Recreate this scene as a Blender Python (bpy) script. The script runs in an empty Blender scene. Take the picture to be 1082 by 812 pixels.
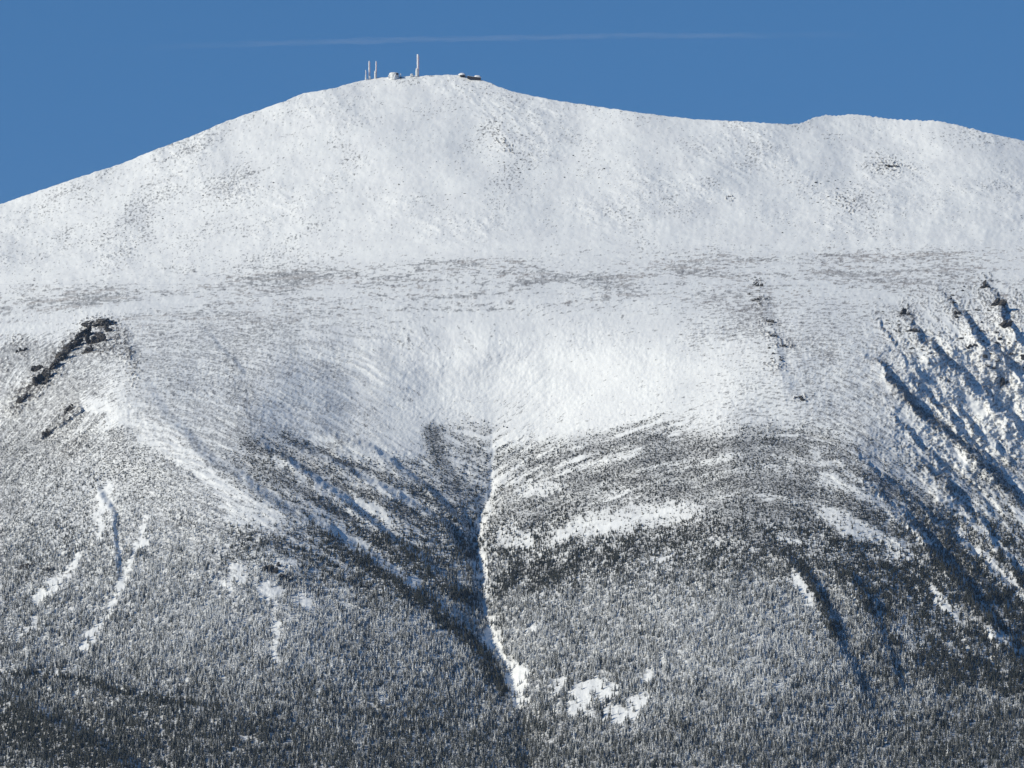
import bpy, bmesh, math, random
import numpy as np
random.seed(7)
rng = np.random.default_rng(11)
R = math.radians
S = bpy.context.scene
C = S.collection

# ---------------------------------------------------------------- scale of the place
F = 5714.0          # focal length in picture units (1082 wide)
EYE = 1500.0        # altitude of the viewpoint, metres
CX, CY = 541.0, 406.0

def W(px, py, d):
    """map sheet (px, py) at distance d -> world"""
    return ((px-CX)/F*d, d, EYE-(py-CY)/F*d)

# ---------------------------------------------------------------- noise
_T = rng.random((256, 256)).astype(np.float32)*2*np.pi
_GX, _GY = np.cos(_T), np.sin(_T)
def perlin(x, y, seed=0):
    x = np.asarray(x, np.float32)+seed*17.31; y = np.asarray(y, np.float32)+seed*9.77
    xi = np.floor(x).astype(np.int32); yi = np.floor(y).astype(np.int32)
    fx = x-xi; fy = y-yi
    u = fx*fx*fx*(fx*(fx*6-15)+10); v = fy*fy*fy*(fy*(fy*6-15)+10)
    a = xi & 255; b = yi & 255; a1 = (a+1) & 255; b1 = (b+1) & 255
    n00 = _GX[a, b]*fx+_GY[a, b]*fy
    n10 = _GX[a1, b]*(fx-1)+_GY[a1, b]*fy
    n01 = _GX[a, b1]*fx+_GY[a, b1]*(fy-1)
    n11 = _GX[a1, b1]*(fx-1)+_GY[a1, b1]*(fy-1)
    return (n00*(1-u)+n10*u)*(1-v)+(n01*(1-u)+n11*u)*v
def fbm(x, y, o=4, seed=0, g=0.5):
    s = 0; a = 1.0
    for i in range(o):
        s = s+a*perlin(x*2**i, y*2**i, seed+i*3); a *= g
    return s
def ridged(x, y, o=4, seed=0, g=0.5):
    s = 0; a = 1.0
    for i in range(o):
        s = s+a*(1-2*np.abs(perlin(x*2**i, y*2**i, seed+i*3))); a *= g
    return s
def smooth(x, a, b):
    t = np.clip((x-a)/(b-a), 0, 1); return t*t*(3-2*t)
def catmull(xs, ys, x):
    """xs (n), ys (n, ...) -> values at x (m)"""
    xs = np.asarray(xs, float); ys = np.asarray(ys, float)
    x = np.clip(x, xs[0], xs[-1])
    m = np.gradient(ys, xs, axis=0)
    i = np.clip(np.searchsorted(xs, x)-1, 0, len(xs)-2)
    h = xs[i+1]-xs[i]; t = (x-xs[i])/h
    sh = (-1,)+(1,)*(ys.ndim-1)
    t = t.reshape(sh); h = h.reshape(sh)
    return (2*t**3-3*t**2+1)*ys[i]+(t**3-2*t**2+t)*h*m[i]+(-2*t**3+3*t**2)*ys[i+1]+(t**3-t**2)*h*m[i+1]
def line(px, py, pts):
    """signed distance to a polyline (positive on its right/upper side when it runs down the slope) and the run 0..1 along it"""
    best = np.full(px.shape, 1e9, np.float32); sg = np.zeros(px.shape, np.float32); run = np.zeros(px.shape, np.float32)
    L = [math.dist(pts[i], pts[i+1]) for i in range(len(pts)-1)]; T = sum(L); acc = 0
    for i in range(len(pts)-1):
        ax, ay = pts[i]; bx, by = pts[i+1]; dx, dy = bx-ax, by-ay
        t = np.clip(((px-ax)*dx+(py-ay)*dy)/(dx*dx+dy*dy), 0, 1)
        ex = px-ax-t*dx; ey = py-ay-t*dy
        dd = np.sqrt(ex*ex+ey*ey)
        s = np.sign(ex*dy-ey*dx)
        k = dd < best
        best = np.where(k, dd, best); sg = np.where(k, s, sg); run = np.where(k, (acc+t*L[i])/T, run)
        acc += L[i]
    return best*np.where(sg == 0, 1, sg), run
def win(px, py, pts, pad):
    xs = [p[0] for p in pts]; ys = [p[1] for p in pts]
    return (px > min(xs)-pad) & (px < max(xs)+pad) & (py > min(ys)-pad) & (py < max(ys)+pad)

def blob(px, py, cx, cy, rx, ry, ang=0, soft=0.35):
    a = R(ang); c, s = math.cos(a), math.sin(a)
    u = ((px-cx)*c+(py-cy)*s)/rx; v = (-(px-cx)*s+(py-cy)*c)/ry
    return 1-smooth(np.sqrt(u*u+v*v), 1-soft, 1+soft)
def strip(px, py, pts, w, soft=0.5):
    s, _ = line(px, py, pts); return 1-smooth(np.abs(s), w*(1-soft), w*(1+soft))

# ---------------------------------------------------------------- terrain sheet
SKY = [(-950, 560), (-600, 420), (-150, 262), (0, 216), (45, 200.5), (100, 182), (125, 174.5), (155, 162), (200, 145), (240, 128), (300, 107.5), (320, 99),
       (350, 94), (375, 87), (390, 83.5), (400, 82.3), (440, 80.3), (480, 79.2), (492, 80.3), (508, 84.2), (541, 97), (591, 107), (681, 120), (731, 126), (790, 129), (821, 131),
       (845, 131.3), (852, 127.6), (862, 124.2), (872, 122), (884, 122.6), (901, 120.8), (921, 123), (941, 126.3), (991, 128), (1015, 133), (1041, 140), (1082, 149), (1230, 205), (1600, 400), (2000, 600)]
cols = np.concatenate([np.arange(-950, -360, 12.0), np.arange(-360, -50, 2.5), np.arange(-50, 1132, 0.9), np.arange(1132, 1450, 2.5), np.arange(1450, 2000, 12.0)])
rows_lo = np.concatenate([np.arange(1010, 860, -5.0), np.arange(860, 300, -0.85)])
Y0 = 300.0
NT = 260
NB = 46
nr = len(rows_lo)+NT
nc = len(cols)
sky = np.interp(cols, [p[0] for p in SKY], [p[1] for p in SKY])
sky = sky+1.1*perlin(cols/9, cols*0+3)+1.1*perlin(cols/3.3, cols*0+9)*(0.5+smooth(cols, 760, 860))
Yt = np.where(sky < Y0-20, Y0, 0)
t = np.linspace(0, 1, NT)[:, None]
top0 = np.full(nc, rows_lo[-1])
up = top0[None]+(np.minimum(sky, 9999)[None]-top0[None])*t**0.97
PY = np.concatenate([np.repeat(rows_lo[:, None], nc, 1), up], 0)
PX = np.repeat(cols[None], nr, 0)
# on the far sides the skyline sinks below row 300: squeeze every row under it
low = sky > 300
PYs = 1010+(PY-1010)*((1010-np.minimum(sky, 1000))/(1010-rows_lo[-1]))[None]
PY = np.where((low[None]) & (np.arange(nr)[:, None] < nr), np.where(np.arange(nr)[:, None] < len(rows_lo), PYs, np.minimum(sky, 1000)[None]-0.02*np.maximum(0, np.arange(nr)[:, None]-len(rows_lo))), PY)
PX = PX.astype(np.float32); PY = PY.astype(np.float32)

# warped sheet: features never run ruler-straight
wx = PX+5*fbm(PX/40, PY/40, 4, 1)+1.6*fbm(PX/9, PY/9, 2, 5)
wy = PY+5*fbm(PX/40, PY/40, 4, 2)+1.6*fbm(PX/9, PY/9, 2, 6)

# shelf line varies across the face
shelf = catmull([-950, 0, 200, 350, 540, 750, 1000, 1082, 2000], [30, 18, 3, -8, -18, -22, -24, -26, -26], cols)[None]
pp = PY-shelf.astype(np.float32)*smooth(PY, 120, 260)*(1-smooth(PY, 340, 470))
prof_y = [-50, 60, 130, 200, 250, 280, 300, 312, 345, 400, 460, 560, 700, 812, 1010]
prof_s = [5.0, 4.0, 2.7, 2.4, 2.7, 3.4, 7.5, 12, 6.5, 2.3, 2.0, 2.0, 2.3, 2.5, 3.2]   # metres back per row
yy = np.arange(-60, 1020, 1.0)
ss = np.interp(yy, prof_y, prof_s)
cum = np.cumsum(ss[::-1])[::-1]
cum = cum-np.interp(330, yy, cum)
D = 8000+np.interp(pp, yy, cum)
mc = [-950, -400, -150, 0, 130, 250, 400, 515, 650, 800, 900, 1000, 1082, 1230, 1500, 2000]
mr = [80, 200, 290, 330, 400, 480, 560, 650, 740, 812, 1010]
M = [[700, 380, 200, 120, 60, 20, 0, 0, 20, 60, 90, 90, 110, 200, 400, 800],
     [650, 350, 180, 110, 50, 30, 5, 5, 30, 50, 70, 90, 130, 200, 400, 800],
     [500, 250, 60, 40, 20, 10, 0, 0, 0, 0, 10, 20, 40, 80, 250, 600],
     [550, 300, 130, 50, -40, -25, 20, 38, 16, -14, 0, 45, 90, 170, 350, 700],
     [600, 350, 200, 70, -55, -20, 62, 90, 46, -4, 10, 80, 140, 240, 420, 800],
     [600, 360, 190, 80, -20, -40, 60, 110, 52, -8, 0, 80, 150, 250, 420, 800],
     [560, 330, 150, 60, -10, -50, 45, 130, 64, -10, 0, 75, 140, 230, 420, 800],
     [500, 260, 100, 40, 0, -35, 10, 90, 40, -25, 10, 70, 115, 200, 380, 750],
     [400, 200, 80, 30, 0, -20, 10, 70, 20, -30, 20, 70, 90, 150, 300, 600],
     [300, 140, 40, 20, 0, 0, 10, 50, 10, -10, 20, 40, 50, 80, 200, 500],
     [100, 60, 0, 0, 0, 0, 0, 0, 0, 0, 0, 0, 0, 0, 60, 200]]
Mx = catmull(mc, np.array(M, float).T, cols)            # (nc, rows)
yq = np.arange(60, 1011, 1.0)
My = catmull(mr, Mx.T, yq)                               # (len yq, nc)
fi = np.clip(wy-60, 0, len(yq)-1.01); i0 = fi.astype(int); ft = fi-i0
ci = np.repeat(np.arange(nc)[None], nr, 0)
D = D+My[i0, ci]*(1-ft)+My[i0+1, ci]*ft
del My, Mx

# ribs: (line down the slope, height m, gentle width, steep width).  Steep side to the right of the line.
RIBS = [
 ([(118, 352), (150, 405), (172, 445), (225, 492), (290, 535), (345, 565), (420, 615), (470, 650), (505, 690), (525, 730)], 25, 60, 13),
 ([(258, 462), (320, 500), (380, 545), (440, 590), (482, 625), (505, 660)], 18, 22, 8),
 ([(300, 470), (360, 495), (420, 525), (468, 556), (498, 600)], 15, 20, 7),
 ([(330, 455), (400, 480), (450, 515), (492, 560)], 12, 20, 7),
 ([(200, 340), (222, 360), (245, 385), (262, 400)], 4, 14, 7),
 ([(800, 578), (830, 590), (852, 608), (868, 636), (884, 684), (905, 724), (926, 770)], 17, 40, 7),
 ([(872, 592), (898, 610), (918, 638), (934, 684), (950, 740)], 12, 30, 6),
 ([(925, 535), (957, 556), (985, 585), (1012, 615), (1042, 655), (1075, 700), (1110, 760)], 19, 30, 10),
 ([(985, 560), (1015, 590), (1045, 625), (1090, 672)], 10, 20, 9),
 ([(905, 362), (940, 402), (975, 440), (1010, 468), (1050, 502), (1090, 545), (1130, 595)], 15, 26, 6),
 ([(965, 480), (1000, 515), (1040, 560), (1082, 612), (1120, 670)], 12, 22, 6),
 ([(890, 470), (940, 512), (990, 552), (1030, 590), (1080, 630)], 9, 22, 6),
 ([(900, 505), (950, 540), (1000, 590), (1050, 640), (1090, 690)], 8, 22, 6),
 ([(942, 318), (960, 345), (990, 380), (1020, 404), (1062, 440), (1100, 478)], 17, 22, 7),
 ([(985, 296), (1005, 325), (1035, 362), (1085, 408), (1120, 450)], 20, 20, 8),
 ([(1035, 286), (1050, 312), (1066, 345), (1085, 372), (1120, 415)], 20, 14, 8),
 ([(918, 330), (940, 362), (960, 385), (985, 410)], 6, 10, 4),
 ([(955, 395), (990, 432), (1030, 475), (1075, 520)], 10, 14, 5),
 ([(1000, 425), (1040, 465), (1082, 500)], 11, 14, 5),
 ([(1030, 400), (1060, 435), (1095, 470)], 8, 10, 5),
 ([(935, 430), (975, 475), (1020, 515), (1060, 560)], 7, 14, 5),
 ([(798, 296), (806, 325), (815, 360), (826, 400), (838, 425)], 3.5, 50, 12),
 ([(100, 505), (116, 545), (122, 580), (126, 620)], 7, 12, 6),
 ([(0, 745), (45, 760), (90, 785), (135, 815), (170, 850)], 34, 40, 18),
 ([(-60, 700), (0, 705), (60, 712), (120, 730), (220, 760), (330, 790)], 9, 40, 22),
 ([(480, 530), (490, 555), (494, 590), (496, 620), (502, 650)], 8, 14, 6),
]
ribrock_shade = np.zeros_like(PX)
for pts, A, wl, wr in RIBS:
    m = win(wx, wy, pts, wl*4)
    rv = 1.0 if pts[0][0] > 840 else 0.0
    s, run = line(wx[m]+rv*6*fbm(PX[m]/17, PY[m]/17, 3, 501, .6), wy[m]+rv*6*fbm(PX[m]/17, PY[m]/17, 3, 502, .6), pts)
    A = A*(1+rv*1.1*fbm(run*5+pts[0][0], run*0+pts[0][1], 2, 503))
    if pts[0][0] > 890: ribrock_shade[m] = np.maximum(ribrock_shade[m], smooth(s, -2.5, .5)*(1-smooth(s, wr*.7, wr*1.6))*smooth(run, 0, .1)*(1-smooth(run, .3, .7)))  # rock strip that also paints in shade on the ribs' steep side
    e = smooth(run, 0, 0.75 if pts[0] == (118, 352) else 0.2)*(1-smooth(run, 0.82, 1.0))
    kk = 0.55
    p = np.where(s < 0, np.exp(s/wl), np.where(s < wr, 1-(1+kk)*smooth(s, 0, wr), -kk*np.exp(-(s-wr)/wl)))
    D[m] -= A*e*p
# gullies: V-shaped
GULLIES = [
 ([(521, 420), (521, 450), (522, 490), (519, 525), (507, 548), (502, 565), (507, 595), (508, 625), (513, 652), (520, 680), (536, 705), (546, 735), (552, 765), (556, 800), (560, 860)], 36, 17, 24),
 ([(690, 590), (640, 596), (580, 600), (530, 608), (510, 612)], 0, 16, 30),
 ([(980, 320), (1010, 365), (1060, 415), (1100, 470)], 7, 8, 10),
]
for pts, A, wl, wr in GULLIES:
    m = win(wx, wy, pts, 130)
    s, run = line(wx[m]+2.5*fbm(PX[m]/7, PY[m]/12, 2, 333), wy[m], pts)
    e = smooth(run, 0, 0.42)*(1-0.35*smooth(run, 0.8, 1))
    D[m] += A*e*np.where(s < 0, np.exp(s/wl), np.exp(-s/wr))

# streak coordinate: contour bands that sag into the gullies and arch over the spurs
gx = [-950, -150, 0, 70, 130, 200, 270, 400, 500, 515, 530, 580, 650, 720, 800, 870, 950, 1010, 1082, 1230, 2000]
gv = [500, 160, 45, -35, -85, -80, -50, 20, 78, 82, 74, 40, 12, -10, -28, -22, 20, 70, 135, 280, 800]
G = catmull(gx, gv, cols)[None].astype(np.float32)
SC = PY-G*smooth(PY, 284, 434)
sx = PX+8*fbm(PX/60, PY/60, 2, 3)
sc = SC+3*fbm(PX/30, PY/30, 3, 4)
st1 = fbm(sx/58, sc/7.5, 4, 20)         # broad bands
st2 = fbm(sx/20, sc/3.2, 3, 31)         # fine streaks

face = smooth(PY, 300, 360)             # below the shelf
zone_band = face*(1-smooth(PY, 640, 720))
sl_ = 0.35+0.65*smooth(PY, 430, 480)
D += (1.9*st1+0.7*st2)*zone_band*sl_
# mid-size relief
mx = (PX-CX)*1.4; my = D-7000
n1 = fbm(mx/150, my/200, 4, 50); D += 13*fbm(PX/105, PY/85, 2, 51)*smooth(my, 1500, 1000)+30*fbm(mx/260, my/420, 3, 55)*smooth(my, 1300, 1700)
n2 = ridged(PX/22, PY/38, 4, 60, 0.55); D -= 2.4*n2*smooth(PY, 500, 660)
n3 = ridged((sx)/30, sc/12, 3, 64, 0.55); D -= 0.8*n3*zone_band*sl_
crease = ridged(sx/46, sc/8.5, 3, 530, .6)
D -= 1.5*(crease-.6)*smooth(PY, 318, 350)*(1-smooth(PY, 600, 680))*(smooth(PX, 120, 170)*(1-smooth(PX, 380, 500))+.8*smooth(PX, 790, 850)*(1-.6*smooth(PX, 920, 980)))
# steep ribbed ground at the right hand ravine
CRAG = [([(128, 356), (112, 343), (98, 343), (86, 357), (66, 376), (50, 394), (36, 409), (16, 430)], 11), ([(96, 366), (118, 366), (132, 372)], 10), ([(44, 395), (30, 402)], 4), ([(85, 432), (60, 448), (44, 462)], 2)]
cragm = np.zeros_like(PX)
for pts, w_ in CRAG:
    m = win(wx, wy, pts, 25); cragm[m] = np.maximum(cragm[m], strip(wx[m], wy[m], pts, w_, .6))
cragn = ridged(PX/6+PY/9, PY/5, 4, 340, .65)
D -= 5*cragm*(cragn-.1)
rav = smooth(PX, 880, 1000)*smooth(PY, 285, 330)*(1-smooth(PY, 680, 780))
ax_ = (PX*0.77-PY*0.64); ay_ = (PX*0.64+PY*0.77)
n4 = ridged(ax_/17+0.35*fbm(PX/40, PY/40, 2, 8), ay_/85, 4, 70, 0.42)
D -= 3.6*(n4-0.6)*rav
lef = (1-smooth(PX+0.6*(PY-400), 60, 190))*smooth(PY, 325, 370)*(1-smooth(PY, 640, 740))
bx_ = (PX*0.72+PY*0.69); by_ = (-PX*0.69+PY*0.72)
n5 = ridged(bx_/14, by_/60, 3, 75, 0.55)
D -= 2.2*(n5-0.6)*lef
# cone: wind-packed steps and drifts
cone = 1-smooth(PY, 255+shelf, 300+shelf)
patch0 = smooth(fbm(mx/170, my/230, 3, 82), -0.15, 0.35)
n6 = fbm(mx/26, my/36, 4, 80, 0.55); D -= 1.1*n6*cone*(.3+patch0)
n7 = ridged((mx+0.6*my)/46, (my-0.3*mx)/90, 4, 85, 0.6); D -= 2.4*(n7-0.5)*cone*(.1+patch0)
shelfz = smooth(pp, 270, 300)*(1-smooth(pp, 330, 360))

PXf, PYf = PX, PY
Xw = (PX-CX)/F*D; Yw = D.copy(); Zw = EYE-(PY-CY)/F*D
# micro relief pushed out along the slope
q1 = fbm(PX/4.2, PY/4.2, 3, 90, 0.6); q2 = perlin(PX/1.9, PY/1.9, 95)
q3 = fbm(Xw/14, Yw/22, 3, 97, 0.6)
patchy = smooth(fbm(PX/70, PY/45, 3, 110), -0.35, 0.35)
amp = cone*(0.05+0.5*patch0*patchy)+face*(0.42+0.35*patchy+0.4*lef-0.5*rav)+shelfz*0.2
hgt = (q1*0.85+q2*0.55)*amp+q3*(0.5*cone+0.55*shelfz)
Zw = Zw+0.8*hgt; Yw = Yw-0.5*hgt

# ---------------------------------------------------------------- what lies on the ground (per-vertex colour, some shade painted in)
CLEAR_B = [(570, 517, 24, 9, -4), (655, 550, 66, 15, -12), (700, 545, 40, 12, -8), (610, 562, 26, 9, -8), (545, 570, 17, 13, 30), (519, 677, 11, 13, 0), (545, 716, 11, 16, -20), (628, 730, 24, 11, -8), (614, 740, 13, 18, 12), (650, 756, 16, 9, 10), (672, 746, 17, 8, -50),
           (682, 716, 4, 10, 35), (395, 747, 5, 4, 20), (404, 740, 4, 7, -10), (262, 542, 34, 14, 20), (250, 606, 10, 10, 0), (320, 636, 10, 9, 0), (283, 625, 14, 10, 0), (300, 600, 10, 9, 0), (560, 664, 7, 3, -40), (236, 620, 8, 5, 0),
           (905, 560, 32, 10, 22), (950, 580, 22, 9, 40), (848, 622, 7, 22, -28), (700, 590, 14, 3, -18), (880, 545, 20, 7, 10), (110, 530, 8, 20, 4), (590, 725, 4, 9, 20), (1000, 640, 26, 5, 45), (1060, 676, 26, 5, 35), (640, 690, 8, 3, -30), (160, 462, 30, 9, 38)]
CLEAR_S = [([(112, 515), (103, 570)], 3.5), ([(114, 515), (128, 600)], 2), ([(153, 545), (146, 575), (133, 605), (118, 640), (88, 686)], 3.6), ([(82, 590), (66, 612), (40, 635)], 4.5), ([(36, 655), (20, 680)], 2.5),
           ([(90, 425), (125, 438), (170, 462), (205, 492), (240, 520), (290, 548)], 9), ([(523, 440), (521, 470), (521, 500), (516, 535), (507, 556), (508, 590), (510, 620), (515, 655)], 2.8),
           ([(518, 668), (530, 690), (543, 710), (550, 735), (546, 752)], 6), ([(535, 695), (556, 712), (552, 735)], 3), ([(870, 506), (925, 528), (985, 575)], 6), ([(855, 480), (900, 500), (960, 545)], 4),
           ([(290, 485), (350, 515), (410, 548)], 5), ([(330, 545), (400, 590), (440, 620)], 5), ([(380, 500), (440, 535)], 4), ([(1010, 560), (1060, 610), (1090, 640)], 6), ([(975, 500), (1030, 555), (1082, 600)], 4), ([(290, 640), (292, 700)], 3)]
TL = catmull([-150, 0, 60, 130, 180, 215, 250, 262, 300, 350, 400, 440, 470, 520, 560, 620, 700, 740, 800, 850, 900, 950, 1000, 1082, 1230],
             [500, 448, 440, 446, 466, 498, 470, 462, 466, 482, 486, 478, 455, 452, 466, 462, 445, 460, 452, 452, 470, 505, 530, 560, 640], cols)[None]
def forest_field(px, py, tl, s1, s2):
    x = px+9*fbm(px/18, py/16, 4, 120, .6); y = py+7*fbm(px/18, py/16, 4, 121, .6)
    below = smooth(y+26*s1, tl-6, tl+26)
    wst = 0.35+0.65*smooth(px, 190, 270)
    d = below*smooth(.16*(1-smooth(px, 120, 220))+(s1*1.0+0.42*s2)*wst+0.5*smooth(y, 470, 640)+0.30+0.25*fbm(px/8, py/7, 3, 125), -0.12, 0.34)
    c = 0
    for cx, cy, rx, ry, a in CLEAR_B: 
        c = np.maximum(c, blob(x, y, cx, cy, rx, ry, a))
    for pts, w in CLEAR_S: 
        m = win(x, y, pts, 40)
        if m.any():
            v = np.zeros_like(x); v[m] = strip(x[m], y[m], pts, w); c = np.maximum(c, v)
    # ragged edges: islands of trees inside the clearings
    rag = fbm(px/6, py/6, 3, 130)
    c = smooth(c+0.95*rag+0.45*fbm(px/2.6, py/2.2, 2, 133), 0.12, 0.85)*smooth(c, 0, 0.25)
    # sparse zones
    left_cl = (1-smooth(px, 60, 150))*smooth(y, 440, 520)
    sparse = blob(px, py, 275, 600, 75, 55, 0, 0.6)*0.55+blob(px, py, 1010, 560, 90, 110, 0, .5)*0.35+blob(px, py, 230, 500, 60, 60, 40, .5)*0.45
    return np.clip(d*(1-c)*(1-sparse*smooth(rag, -0.3, 0.25)), 0, 1), c
forest, clear = forest_field(PX, PY, TL, st1, st2)
fine0 = fbm(PX/3, PY/2.5, 2, 366)
DARK = [([(262, 468), (330, 500), (400, 530), (470, 560), (499, 584)], 6.5), ([(300, 462), (370, 490), (440, 520), (488, 542)], 3.5), ([(268, 490), (340, 530), (410, 575), (452, 604), (500, 640)], 5), ([(330, 557), (400, 602), (460, 647), (508, 690), (530, 730)], 7), ([(456, 458), (466, 490), (480, 515)], 9),
        ([(530, 520), (580, 511), (650, 500), (690, 480)], 3), ([(525, 548), (560, 530), (620, 512), (700, 502), (760, 495)], 4.5), ([(530, 578), (570, 545), (600, 535)], 5), ([(700, 522), (800, 505), (860, 518), (920, 545), (980, 582), (1040, 645)], 7), ([(560, 490), (640, 472), (700, 462)], 3), ([(640, 500), (720, 478), (800, 468), (860, 478), (920, 505), (970, 540)], 5.5),
        ([(735, 560), (780, 562), (815, 576), (848, 602), (866, 632), (884, 676)], 4), ([(560, 622), (620, 590), (680, 577), (740, 563)], 5), ([(880, 488), (960, 540), (1030, 602), (1100, 668)], 9), ([(525, 625), (550, 602), (600, 600)], 5), ([(885, 600), (906, 622), (927, 655)], 3), ([(925, 535), (985, 585), (1042, 655), (1100, 720)], 6), ([(760, 535), (820, 535), (880, 560)], 4),
        ([(940, 400), (985, 445), (1030, 480), (1082, 535)], 4), ([(985, 700), (1050, 718), (1110, 730)], 9), ([(-20, 712), (60, 716), (150, 738), (230, 752)], 3), ([(-10, 752), (45, 768), (90, 792), (140, 820)], 13), ([(-20, 768), (40, 790), (80, 815)], 7)]  # last two lines paint the shaded bottom-left fold as dark wood
dark = np.zeros_like(PX)  # scrub bands; some of them also stand in for shaded hollows
dx_ = PX+6*fbm(PX/25, PY/14, 3, 230, .6); dy_ = PY+6*fbm(PX/25, PY/14, 3, 231, .6)
for pts, w_ in DARK:
    m = win(dx_, dy_, pts, 30); v = strip(dx_[m], dy_[m], pts, w_*(1.35 if pts[0][0] > 515 else 1.05), .7); dark[m] = np.maximum(dark[m], v)
dark = dark*(.45+.55*smooth(fbm(PX/40, SC/4, 3, 235, .6), -0.45, 0.0))
forest = np.maximum(forest, dark*(0.35+0.65*smooth(PY, 440, 480)))
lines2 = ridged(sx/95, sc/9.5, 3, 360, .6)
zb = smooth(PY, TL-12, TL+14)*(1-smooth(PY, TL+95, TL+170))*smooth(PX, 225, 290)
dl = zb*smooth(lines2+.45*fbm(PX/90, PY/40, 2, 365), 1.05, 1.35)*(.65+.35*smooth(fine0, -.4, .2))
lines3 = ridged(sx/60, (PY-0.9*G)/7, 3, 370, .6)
zb3 = smooth(PX, 880, 960)*smooth(PY, 440, 520)*(1-smooth(PY, 690, 760))  # streaks painted in for the blue shade of the right-hand slope
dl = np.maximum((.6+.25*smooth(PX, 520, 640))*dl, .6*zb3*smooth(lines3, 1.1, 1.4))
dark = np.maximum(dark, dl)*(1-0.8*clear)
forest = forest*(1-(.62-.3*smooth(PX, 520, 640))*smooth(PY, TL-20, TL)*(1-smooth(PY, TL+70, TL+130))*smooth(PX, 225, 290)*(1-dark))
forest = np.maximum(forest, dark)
forest = np.where(clear > .5, np.minimum(forest, .3), forest)

# bare ground (rock, grass, twigs poking out of the snow)
fine = fbm(PX/2.6, PY/2.2, 3, 140, 0.7)
fineS = fbm(sx/9, sc/1.7, 3, 150, 0.65)
cov_cone = 0.03+0.16*patch0+0.26*smooth(fbm(mx/60, my/80, 4, 160), 0.0, 0.5)+0.10*(1-smooth(PX, 150, 420))
fl_ = smooth(fbm((PX*.94-PY*.34)/70, (PX*.34+PY*.94)/9, 3, 520), 0.0, .4)*(1-smooth(PX, 330, 480))
cov_cone += .22*fl_
cov_cone += 0.14*blob(PX, PY, 535, 160, 45, 40, 40)+0.12*blob(PX, PY, 940, 175, 50, 14, 8)+0.14*blob(PX, PY, 890, 205, 45, 22, 10)+0.1*blob(PX, PY, 180, 215, 150, 18, -20)+.08*blob(PX, PY, 680, 185, 40, 30, 0)
cov_shelf = 0.58+0.5*fbm(PX/110, PY/22, 3, 525)+0.25*fbm(PX/60, pp/5, 3, 170)
cov_bowl = 0.27+0.28*smooth(-(PX-420)/200, 0, 1)*smooth(PX, 130, 200)+0.2*smooth(fbm(PX/60, PY/40, 3, 175), 0.05, 0.5)
cov_bowl -= 0.12*blob(PX, PY, 600, 400, 170, 60, -10)+0.1*blob(PX, PY, 780, 420, 60, 60, 0)
cov_bowl += 0.3*blob(PX, PY, 850, 400, 120, 110, 30, .6)+0.22*blob(PX, PY, 800, 310, 60, 20, -10)+0.55*lef-0.12*rav*smooth(PX, 940, 990)
cov_bowl += 0.2*smooth(PY, 405, TL)*smooth(st1, -0.1, 0.3)
lines_ = 0
for pts, w_ in (([(0, 325), (120, 318), (200, 305), (300, 293), (380, 288), (480, 281), (560, 275)], 4.5), ([(780, 276), (880, 270), (960, 271), (1082, 263)], 2.2), ([(350, 325), (500, 329), (620, 318), (760, 305)], 1.6), ([(540, 300), (660, 292), (800, 290), (1000, 288), (1082, 282)], 2.5), ([(150, 328), (260, 318), (420, 312), (520, 314)], 2.2)):
    m = win(wx, wy, pts, 20); v = np.zeros_like(PX); v[m] = strip(PX[m]*.5+wx[m]*.5, PY[m]*.5+wy[m]*.5, pts, w_, .9); lines_ = np.maximum(lines_, v)
lines_ = lines_*smooth(fbm(PX/30, PY/6, 3, 410), -.45, .3)
cov_cone = cov_cone+0.42*lines_; cov_shelf = cov_shelf-.08+0.3*lines_; cov_bowl = cov_bowl+0.35*lines_
rim = strip(wx, wy, [(-30, 352), (60, 339), (110, 329), (150, 324), (210, 321)], 6, .8)
cov_bowl = cov_bowl-.4*rim; cov_shelf = cov_shelf-.4*rim
cov = cone*cov_cone+(1-cone)*(shelfz*cov_shelf+(1-shelfz)*cov_bowl)
cov = np.clip(cov*(1-0.35*clear), 0, 1)
mixn = fine*(cone*0.8+0.35)+fineS*(1-cone)*0.8+0.25*st2*(1-cone)
bare = smooth(mixn, 0.66-1.2*cov, 0.92-1.2*cov)*(0.62+0.38*smooth(q1, -0.2, 0.3))
bare = np.maximum(bare, .6*smooth(crease, 1.2, 1.5)*smooth(PY, 322, 345)*(1-smooth(PY, 470, 500))*smooth(PX, 110, 160)*(1-smooth(PX, 330, 460))*smooth(fine, -.4, .1))
bare = np.maximum(bare, dark*.95*(.55+.45*smooth(fine, -.75, -.1)))  # low scrub mats, with the painted shade of the dark bands
bare = np.maximum(bare, forest*(0.6*smooth(fine, -0.4, 0.4)+0.35*smooth(PY, 720, 790)))
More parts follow.
